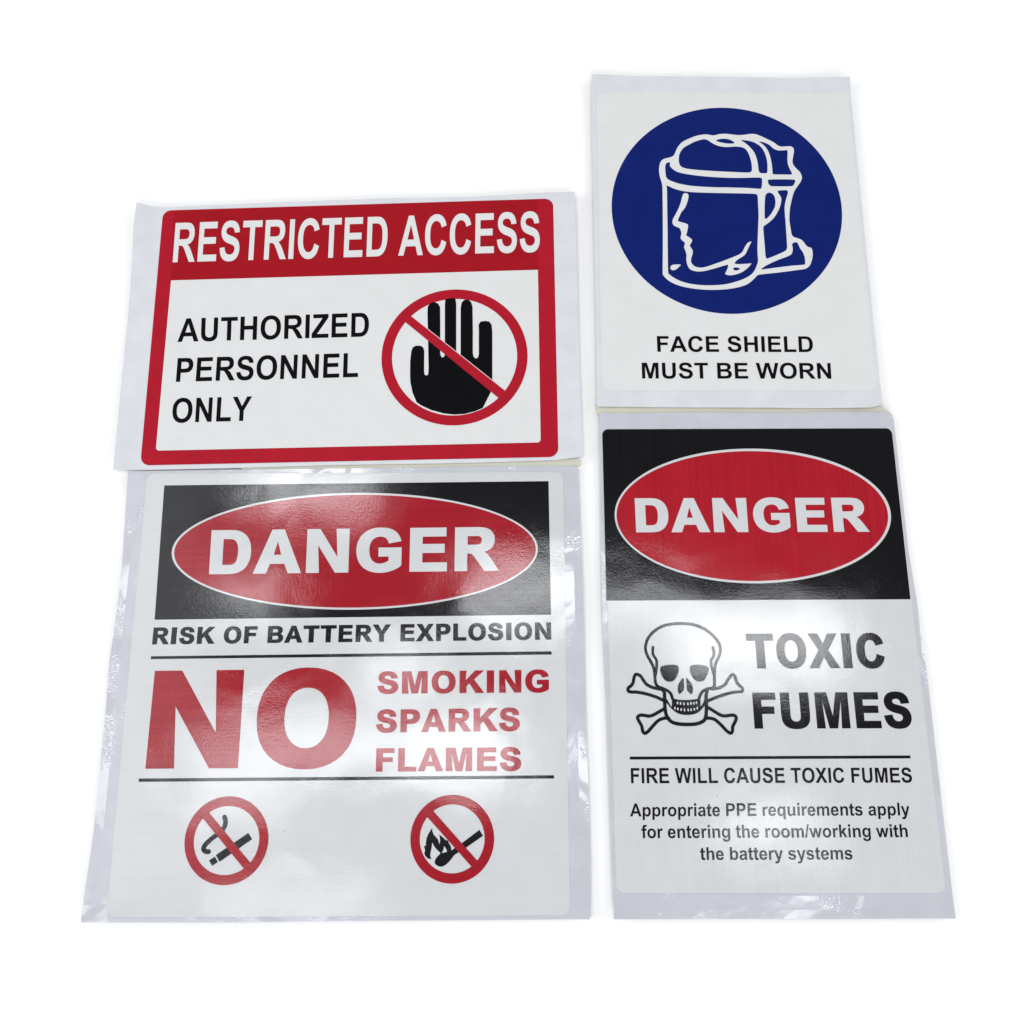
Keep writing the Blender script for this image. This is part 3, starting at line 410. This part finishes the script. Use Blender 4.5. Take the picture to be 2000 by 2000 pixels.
 'w': (1593, "M344 0L8 1062H281L480 366L663 1062H934L1111 366L1314 1062H1591L1250 0H980L797 683L617 0Z"),
 'y': (1139, "M14 1062H313L567 308L815 1062H1106L731 40L664 -145Q627 -238 593 -287Q560 -336 516 -366Q473 -397 409 -414Q346 -431 266 -431Q185 -431 107 -414L82 -194Q148 -207 201 -207Q299 -207 346 -149Q393 -92 418 -3Z"),
 '/': (569, "M-1 -25L362 1491H572L205 -25Z"),
 ' ': (569, ""),
}
GLYPH['q'] = (1251, None)                       # p turned round
# the extra-bold cut: advance width and ink limits of each capital
HEAVY = {'A': (1600, 0, 1598), 'B': (1600, 150, 1515), 'C': (1600, 90, 1522), 'D': (1600, 154, 1508), 'E': (1479, 150, 1378),
         'F': (1366, 150, 1288), 'G': (1706, 88, 1585), 'I': (797, 166, 632), 'K': (1706, 151, 1722), 'L': (1366, 150, 1300),
         'M': (1933, 150, 1783), 'N': (1706, 150, 1553), 'O': (1706, 88, 1618), 'P': (1479, 150, 1405), 'R': (1600, 153, 1613),
         'S': (1479, 68, 1405), 'T': (1479, 43, 1436), 'U': (1706, 142, 1560), 'X': (1600, 0, 1600), 'Y': (1600, -4, 1604), ' ': (682, 0, 0)}


def parse(path):
    import re
    loops, cur, p = [], [], (0, 0)
    for cmd, args in re.findall(r'([MLHVQZ])([^MLHVQZ]*)', path):
        a = [float(v) for v in args.split()]
        if cmd == 'M': cur = [(a[0], a[1])]
        elif cmd == 'L': cur.append((a[0], a[1]))
        elif cmd == 'H': cur.append((a[0], cur[-1][1]))
        elif cmd == 'V': cur.append((cur[-1][0], a[0]))
        elif cmd == 'Q':
            x0, y0 = cur[-1]
            for i in range(1, 6):
                t = i / 5
                cur.append(((1 - t) ** 2 * x0 + 2 * t * (1 - t) * a[0] + t * t * a[2],
                            (1 - t) ** 2 * y0 + 2 * t * (1 - t) * a[1] + t * t * a[3]))
        elif cmd == 'Z': loops.append(clean(cur))
    return loops


def clean(pts):
    out = []
    for q in pts:
        if not out or math.dist(q, out[-1]) > 1e-4: out.append(q)
    if math.dist(out[0], out[-1]) < 1e-4: out.pop()
    return out


def signed_area(l):
    return 0.5 * sum(l[i - 1][0] * l[i][1] - l[i][0] * l[i - 1][1] for i in range(len(l)))


def offset_loop(l, d, outward):
    """Parallel outline; outward grows a counter-clockwise loop."""
    s = 1 if (signed_area(l) > 0) == outward else -1
    n, out = len(l), []
    for i in range(n):
        a, b, c = Vector(l[i - 1]), Vector(l[i]), Vector(l[(i + 1) % n])
        e1, e2 = (b - a).normalized(), (c - b).normalized()
        n1, n2 = Vector((e1.y, -e1.x)) * s, Vector((e2.y, -e2.x)) * s
        m = n1 + n2
        k = 2.0 / max(m.length_squared, 0.8)
        q = b + m * (d * k)
        out.append((q.x, q.y))
    return out


_cache = {}


def glyph(ch, heavy):
    key = (ch, heavy)
    if key in _cache: return _cache[key]
    if ch == 'q':
        loops = [[(1251 - x, y) for x, y in l] for l in parse(GLYPH['p'][1])]
    else:
        loops = parse(GLYPH[ch][1])
    if heavy and loops:
        loops = sorted(loops, key=lambda l: -abs(signed_area(l)))
        dx, dy = 62.0, 34.0
        k = dx / dy
        new = []
        for i, l in enumerate(loops):
            o = offset_loop([(x, y * k) for x, y in l], dx, i == 0)
            new.append([(x, (y / k + dy) * 1466 / (1466 + 2 * dy)) for x, y in o])
        x0 = min(x for x, y in new[0]); x1 = max(x for x, y in new[0])
        adv, i0, i1 = HEAVY[ch]
        loops = [[(i0 + (x - x0) / (x1 - x0) * (i1 - i0), y) for x, y in l] for l in new]
    _cache[key] = loops
    return loops


# ------------------------------------------------------------------ flat shapes
def smooth(pts, n=3):
    out, N = [], len(pts)
    for i in range(N):
        p0, p1, p2, p3 = (pts[(i + k) % N] for k in (-1, 0, 1, 2))
        for j in range(n):
            t = j / n
            out.append(tuple(0.5 * (2 * p1[c] + (p2[c] - p0[c]) * t + (2 * p0[c] - 5 * p1[c] + 4 * p2[c] - p3[c]) * t * t
                                    + (3 * p1[c] - p0[c] - 3 * p2[c] + p3[c]) * t ** 3) for c in (0, 1)))
    return out


def smooth_open(pts, n=5):
    out, N = [], len(pts)
    for i in range(N - 1):
        p0, p1, p2, p3 = pts[max(i - 1, 0)], pts[i], pts[i + 1], pts[min(i + 2, N - 1)]
        for j in range(n):
            t = j / n
            out.append(tuple(0.5 * (2 * p1[c] + (p2[c] - p0[c]) * t + (2 * p0[c] - 5 * p1[c] + 4 * p2[c] - p3[c]) * t * t
                                    + (3 * p1[c] - p0[c] - 3 * p2[c] + p3[c]) * t ** 3) for c in (0, 1)))
    return out + [pts[-1]]


def stroke(pts, w, round_caps=True):
    p = [Vector(q) for q in smooth_open(pts)]
    L, Rr = [], []
    for i in range(len(p)):
        d = (p[min(i + 1, len(p) - 1)] - p[max(i - 1, 0)]).normalized()
        nrm = Vector((-d.y, d.x)) * w / 2
        L.append(p[i] + nrm); Rr.append(p[i] - nrm)
    cap1, cap0 = [], []
    if round_caps:
        for end, lst, sgn in ((-1, cap1, 1), (0, cap0, -1)):
            d = (p[-1] - p[-2]).normalized() if end == -1 else (p[0] - p[1]).normalized()
            a0 = math.atan2(d.y, d.x)
            for k in range(1, 6):
                a = a0 + math.pi / 2 - math.pi * k / 6
                lst.append(p[end] + Vector((math.cos(a), math.sin(a))) * w / 2)
    return L, Rr, cap0, cap1


def ellipse(e, n=128, k=1.0):
    return [(e[0] + e[2] * k * math.cos(2 * math.pi * i / n), e[1] + e[3] * k * math.sin(2 * math.pi * i / n)) for i in range(n)]


def rounded(q, r, grow=0.0, which=(0, 1, 2, 3)):
    """Rounded quad from corners TL, TR, BR, BL in mm."""
    c = sum((Vector(v) for v in q), Vector((0, 0))) / 4
    out = []
    for i in range(4):
        p, a, b = Vector(q[i]), Vector(q[i - 1]), Vector(q[(i + 1) % 4])
        da, db = (a - p).normalized(), (b - p).normalized()
        p = p - (da + db) * grow
        if r <= 0 or i not in which:
            out.append(tuple(p)); continue
        ctr = p + (da + db) * r
        for k in range(9):
            t = k / 8
            ang = t * math.pi / 2
            out.append(tuple(ctr - db * r * math.cos(ang) - da * r * math.sin(ang)))
    return out


class Flat:
    """Collects flat printed shapes (mm) into one mesh a hair above the sheet."""
    def __init__(self): self.bm = bmesh.new()

    def poly(self, loops, z):
        loops = [clean([tuple(p) for p in l]) for l in loops]
        pts = [v for l in loops for v in l]
        tris = tessellate_polygon([[Vector((x, y, 0)) for x, y in l] for l in loops])
        vs = [self.bm.verts.new((x / 1000, y / 1000, z / 1000)) for x, y in pts]
        for t in tris:
            if len(set(t)) < 3: continue
            a, b, c = (pts[i] for i in t)
            ar = (b[0] - a[0]) * (c[1] - a[1]) - (b[1] - a[1]) * (c[0] - a[0])
            if abs(ar) < 1e-9: continue
            f = [vs[i] for i in (t if ar > 0 else (t[0], t[2], t[1]))]
            try: self.bm.faces.new(f)
            except ValueError: pass
        return self

    def band(self, outer, inner, z):
        n = len(outer)
        o = [self.bm.verts.new((x / 1000, y / 1000, z / 1000)) for x, y in outer]
        i_ = [self.bm.verts.new((x / 1000, y / 1000, z / 1000)) for x, y in inner]
        for k in range(n):
            self.bm.faces.new((o[k], o[(k + 1) % n], i_[(k + 1) % n], i_[k]))
        return self

    def line(self, pts, w, z, caps=True):
        L, Rr, c0, c1 = stroke(pts, w, caps)
        V = lambda q: self.bm.verts.new((q.x / 1000, q.y / 1000, z / 1000))
        l, r = [V(q) for q in L], [V(q) for q in Rr]
        for k in range(len(l) - 1): self.bm.faces.new((l[k], r[k], r[k + 1], l[k + 1]))
        if caps:
            self.bm.faces.new([l[-1], r[-1]] + [V(q) for q in reversed(c1)])
            self.bm.faces.new([r[0], l[0]] + [V(q) for q in reversed(c0)])
        return self

    def grid(self, step):
        """Cut into cells so the sheet can bend."""
        xs = [v.co.x for v in self.bm.verts]; ys = [v.co.y for v in self.bm.verts]
        for axis, lo, hi in ((0, min(xs), max(xs)), (1, min(ys), max(ys))):
            k = math.floor(lo / step) + 1
            while k * step < hi:
                co = [0, 0, 0]; no = [0, 0, 0]; co[axis] = k * step + 1e-5; no[axis] = 1
                bmesh.ops.bisect_plane(self.bm, geom=self.bm.verts[:] + self.bm.edges[:] + self.bm.faces[:],
                                       plane_co=co, plane_no=no, dist=1e-7)
                k += 1
        return self

    def done(self, name, mat, parent):
        me = bpy.data.meshes.new(name)
        bmesh.ops.recalc_face_normals(self.bm, faces=self.bm.faces) if False else None
        self.bm.normal_update()
        for f in self.bm.faces:
            if f.normal.z < 0: f.normal_flip()
        self.bm.to_mesh(me); self.bm.free()
        me.materials.append(M[mat])
        o = bpy.data.objects.new(name, me)
        col.objects.link(o); o.parent = parent
        return o


def text_part(key, mat, parent, z, name='lettering'):
    s, heavy, (bl, br, tl, tr) = TEXT[key]
    x, glyphs = 0.0, []
    for ch in s:
        adv = HEAVY[ch][0] if heavy else GLYPH[ch][0]
        for l in [glyph(ch, heavy)]:
            if l: glyphs.append([[(px + x, py) for px, py in q] for q in l])
        x += adv
    allx = [p[0] for g in glyphs for q in g for p in q]
    x0, x1 = min(allx), max(allx)
    BL, BR, TL, TR = (Vector(v) for v in (bl, br, tl, tr))

    def put(p):
        u, v = (p[0] - x0) / (x1 - x0), p[1] / 1466
        q = BL.lerp(BR, u) * (1 - v) + TL.lerp(TR, u) * v
        return (q.x, q.y)
    F = Flat()
    for g in glyphs:
        # separate islands (the dot of an i) are filled on their own
        g = sorted(g, key=lambda l: -abs(signed_area(l)))
        solids = [[g[0]]]
        for l in g[1:]:
            xs = [p[0] for p in g[0]]; ys = [p[1] for p in g[0]]
            inside = min(xs) < l[0][0] < max(xs) and min(ys) < l[0][1] < max(ys)
            if inside: solids[0].append(l)
            else: solids.append([l])
        for sol in solids: F.poly([[put(p) for p in l] for l in sol], z)
    return F.done(name, mat, parent)


def sheet(key, mat, parent, top, thick, lifts, name='backing_sheet', core=None):
    """A sheet of release paper: cut to outline, thin but solid, its free edges rising a little."""
    F = Flat().poly([SHEET[key]], top).grid(0.008)
    bm = F.bm
    bmesh.ops.remove_doubles(bm, verts=bm.verts[:], dist=1e-6)

    def zz(x, y):
        z = 0.0
        if core:
            (cx0, cy0, cx1, cy1) = core
            d = max(cx0 - x, x - cx1, cy0 - y, y - cy1, 0)
            t = min(d / 14.0, 1.0)
            z += 0.9 * t * t * (0.6 + 0.4 * math.sin(x * 0.06 + y * 0.05 + len(key)))
            for (lx, ly, rad, h) in lifts:
                e = math.hypot(x - lx, y - ly)
                if e < rad: z += h * (1 - e / rad) * t
        return z
    for v in bm.verts: v.co.z += zz(v.co.x * 1000, v.co.y * 1000) / 1000
    bm.normal_update()
    for f in bm.faces:
        if f.normal.z < 0: f.normal_flip()
    edges = [e for e in bm.edges if e.is_boundary]
    ext = bmesh.ops.extrude_edge_only(bm, edges=edges)
    for v in [g for g in ext['geom'] if isinstance(g, bmesh.types.BMVert)]: v.co.z -= thick / 1000
    me = bpy.data.meshes.new(name)
    bm.to_mesh(me); bm.free()
    me.materials.append(M[mat])
    o = bpy.data.objects.new(name, me)
    col.objects.link(o); o.parent = parent
    return o


GROUP = "printed vinyl safety labels laid on the white table"


def thing(key, label, z):
    o = bpy.data.objects.new("safety_label", None)
    x, y, a = ORIGIN[key]
    o.location = (x, y, z); o.rotation_euler = (0, 0, a)
    o.empty_display_size = 0.02
    o["label"] = label; o["category"] = "label"; o["group"] = GROUP
    col.objects.link(o)
    return o


def ring_part(name, eo, ei, mat, parent, z):
    return Flat().band(ellipse(ELL[eo]), ellipse(ELL[ei]), z).done(name, mat, parent)


# ================================================================== RESTRICTED ACCESS
t = thing('RA', "wide red bordered sign reading RESTRICTED ACCESS with a black hand in a red ring", 0.0)
sheet('RA_sheet', 'matte_liner', t, 2.0, 0.3, [(-165, 100, 40, 2.2), (165, 108, 40, 1.6), (-172, -108, 35, 1.6), (160, -106, 40, 1.2)],
      core=(-150, -102, 150, 102))
f = Flat().poly([rounded(QUAD['RA_face'], 6.5)], 2.15).done('label_face', 'matte_red', t)
Flat().poly([QUAD['RA_band']], 2.20).done('heading_band', 'deep_red', f)
Flat().poly([rounded(QUAD['RA_inner'], 2.5, which=(2, 3))], 2.26).done('message_panel', 'matte_white', f)
text_part('RA1', 'matte_white', f, 2.26)
for k in ('RA2', 'RA3', 'RA4'): text_part(k, 'matte_black', f, 2.32)
Flat().poly([HAND], 2.32 + 0.06).done('hand_symbol', 'matte_black', f)
ring_part('prohibition_ring', 'RA_ring_o', 'RA_ring_i', 'matte_red', f, 2.34)
Flat().poly([QUAD['RA_slash_edge']], 2.42).done('slash_outline', 'matte_white', f)
Flat().poly([QUAD['RA_slash']], 2.46).done('slash_bar', 'matte_red', f)

# ================================================================== FACE SHIELD
t = thing('FS', "portrait sign with a blue disc above FACE SHIELD MUST BE WORN", 0.0)
sheet('FS_sheet', 'matte_liner', t, 2.0, 0.3, [(-100, 135, 40, 1.5), (100, 135, 40, 1.5), (104, -135, 40, 1.6)], core=(-96, -124, 98, 120))
f = Flat().poly([rounded(QUAD['FS_face'], 6)], 2.12).done('label_face', 'matte_white', t)
Flat().poly([ellipse(ELL['FS_disc'])], 2.18).done('blue_disc', 'blue', f)
Flat().poly([smooth(SHIELD[0])], 2.24).done('visor_outline', 'matte_white', f)
F = Flat()
for l in SHIELD[1:11]: F.poly([smooth(l)], 2.30)
F.done('visor_shape', 'blue', f)
Flat().poly([smooth(SHIELD[11])], 2.36).poly([smooth(SHIELD[13])], 2.36).done('face_profile', 'matte_white', f)
Flat().poly([smooth(SHIELD[12])], 2.42).done('chin_gap', 'blue', f)
for k in ('FS1', 'FS2'): text_part(k, 'matte_black', f, 2.2)

# ================================================================== TOXIC FUMES
t = thing('TF', "tall sign with DANGER in a red oval on black above a skull and TOXIC FUMES", 0.0)
sheet('TF_strip', 'cream', t, 0.9, 0.3, [], name='paper_strip')
sheet('TF_sheet', 'gloss_liner', t, 1.2, 0.3, [(-104, -165, 30, 0.9), (104, -165, 40, 0.5), (108, 0, 60, 0.6)], core=(-102, -152, 102, 154))
f = Flat().poly([rounded(QUAD['TF_face'], 5.5)], 1.35).done('label_face', 'satin_white', t)
pn = Flat().poly([rounded(QUAD['TF_panel'], 4.2, which=(0, 1))], 1.40).done('heading_panel', 'satin_black', f)
Flat().poly([ellipse(ELL['TF_oval_rim'])], 1.46).done('oval_rim', 'satin_white', f)
Flat().poly([ellipse(ELL['TF_oval'])], 1.52).done('danger_oval', 'satin_red', f)
text_part('TF1', 'satin_white', f, 1.58)
for k in ('TF2', 'TF3', 'TF4', 'TF5', 'TF6', 'TF7'): text_part(k, 'satin_black', f, 1.42)
Flat().poly([QUAD['TF_rule']], 1.42).done('rule', 'satin_black', f)
F = Flat()
for i, (w, l) in enumerate(SKULL['strokes']): F.line(l, w, 1.42 + 0.012 * i)
for i, l in enumerate(SKULL['fills']): F.poly([smooth(l)], 1.53)
F.done('skull_and_crossbones', 'satin_black', f)
F = Flat()
for (x, y) in SKULL['teeth']: F.poly([ellipse((x, y, 0.50, 0.95), 14)], 1.58)
F.done('teeth', 'satin_white', f)

# ================================================================== BATTERY EXPLOSION
t = thing('BX', "large glossy sign reading RISK OF BATTERY EXPLOSION, NO SMOKING SPARKS FLAMES in red", 0.0)
sheet('BX_strip', 'cream', t, 0.9, 0.3, [], name='paper_strip')
sheet('BX_sheet', 'gloss_liner', t, 1.2, 0.3, [(-160, -150, 45, 1.8), (158, -150, 40, 1.5), (-165, 0, 60, 1.0), (160, 60, 60, 1.0)],
      core=(-146, -144, 146, 143))
f = Flat().poly([rounded(QUAD['BX_face'], 5)], 1.35).done('label_face', 'gloss_white', t)
Flat().poly([QUAD['BX_panel']], 1.40).done('heading_panel', 'gloss_black', f)
Flat().poly([ellipse(ELL['BX_oval_rim'])], 1.46).done('oval_rim', 'gloss_white', f)
Flat().poly([ellipse(ELL['BX_oval'])], 1.52).done('danger_oval', 'gloss_red', f)
text_part('BX1', 'gloss_white', f, 1.58)
text_part('BX2', 'gloss_black', f, 1.42)
for k in ('BX3', 'BX4', 'BX5', 'BX6'): text_part(k, 'gloss_red', f, 1.42)
Flat().poly([QUAD['BX_rule1']], 1.42).done('rule', 'gloss_black', f)
Flat().poly([QUAD['BX_rule2']], 1.42).done('rule', 'gloss_black', f)
F = Flat()
for q in CIGARETTE: F.poly([q], 1.42)
F.line(SMOKE, 2.95, 1.44).done('cigarette_symbol', 'gloss_black', f)
ring_part('prohibition_ring', 'SM_ring_o', 'SM_ring_i', 'gloss_red', f, 1.46)
Flat().poly([QUAD['SM_slash']], 1.50).done('slash_bar', 'gloss_red', f)
Flat().poly([MATCH[0], MATCH[1]], 1.42).done('burning_match_symbol', 'gloss_black', f)
ring_part('prohibition_ring', 'MA_ring_o', 'MA_ring_i', 'gloss_red', f, 1.46)
Flat().poly([QUAD['MA_slash']], 1.50).done('slash_bar', 'gloss_red', f)
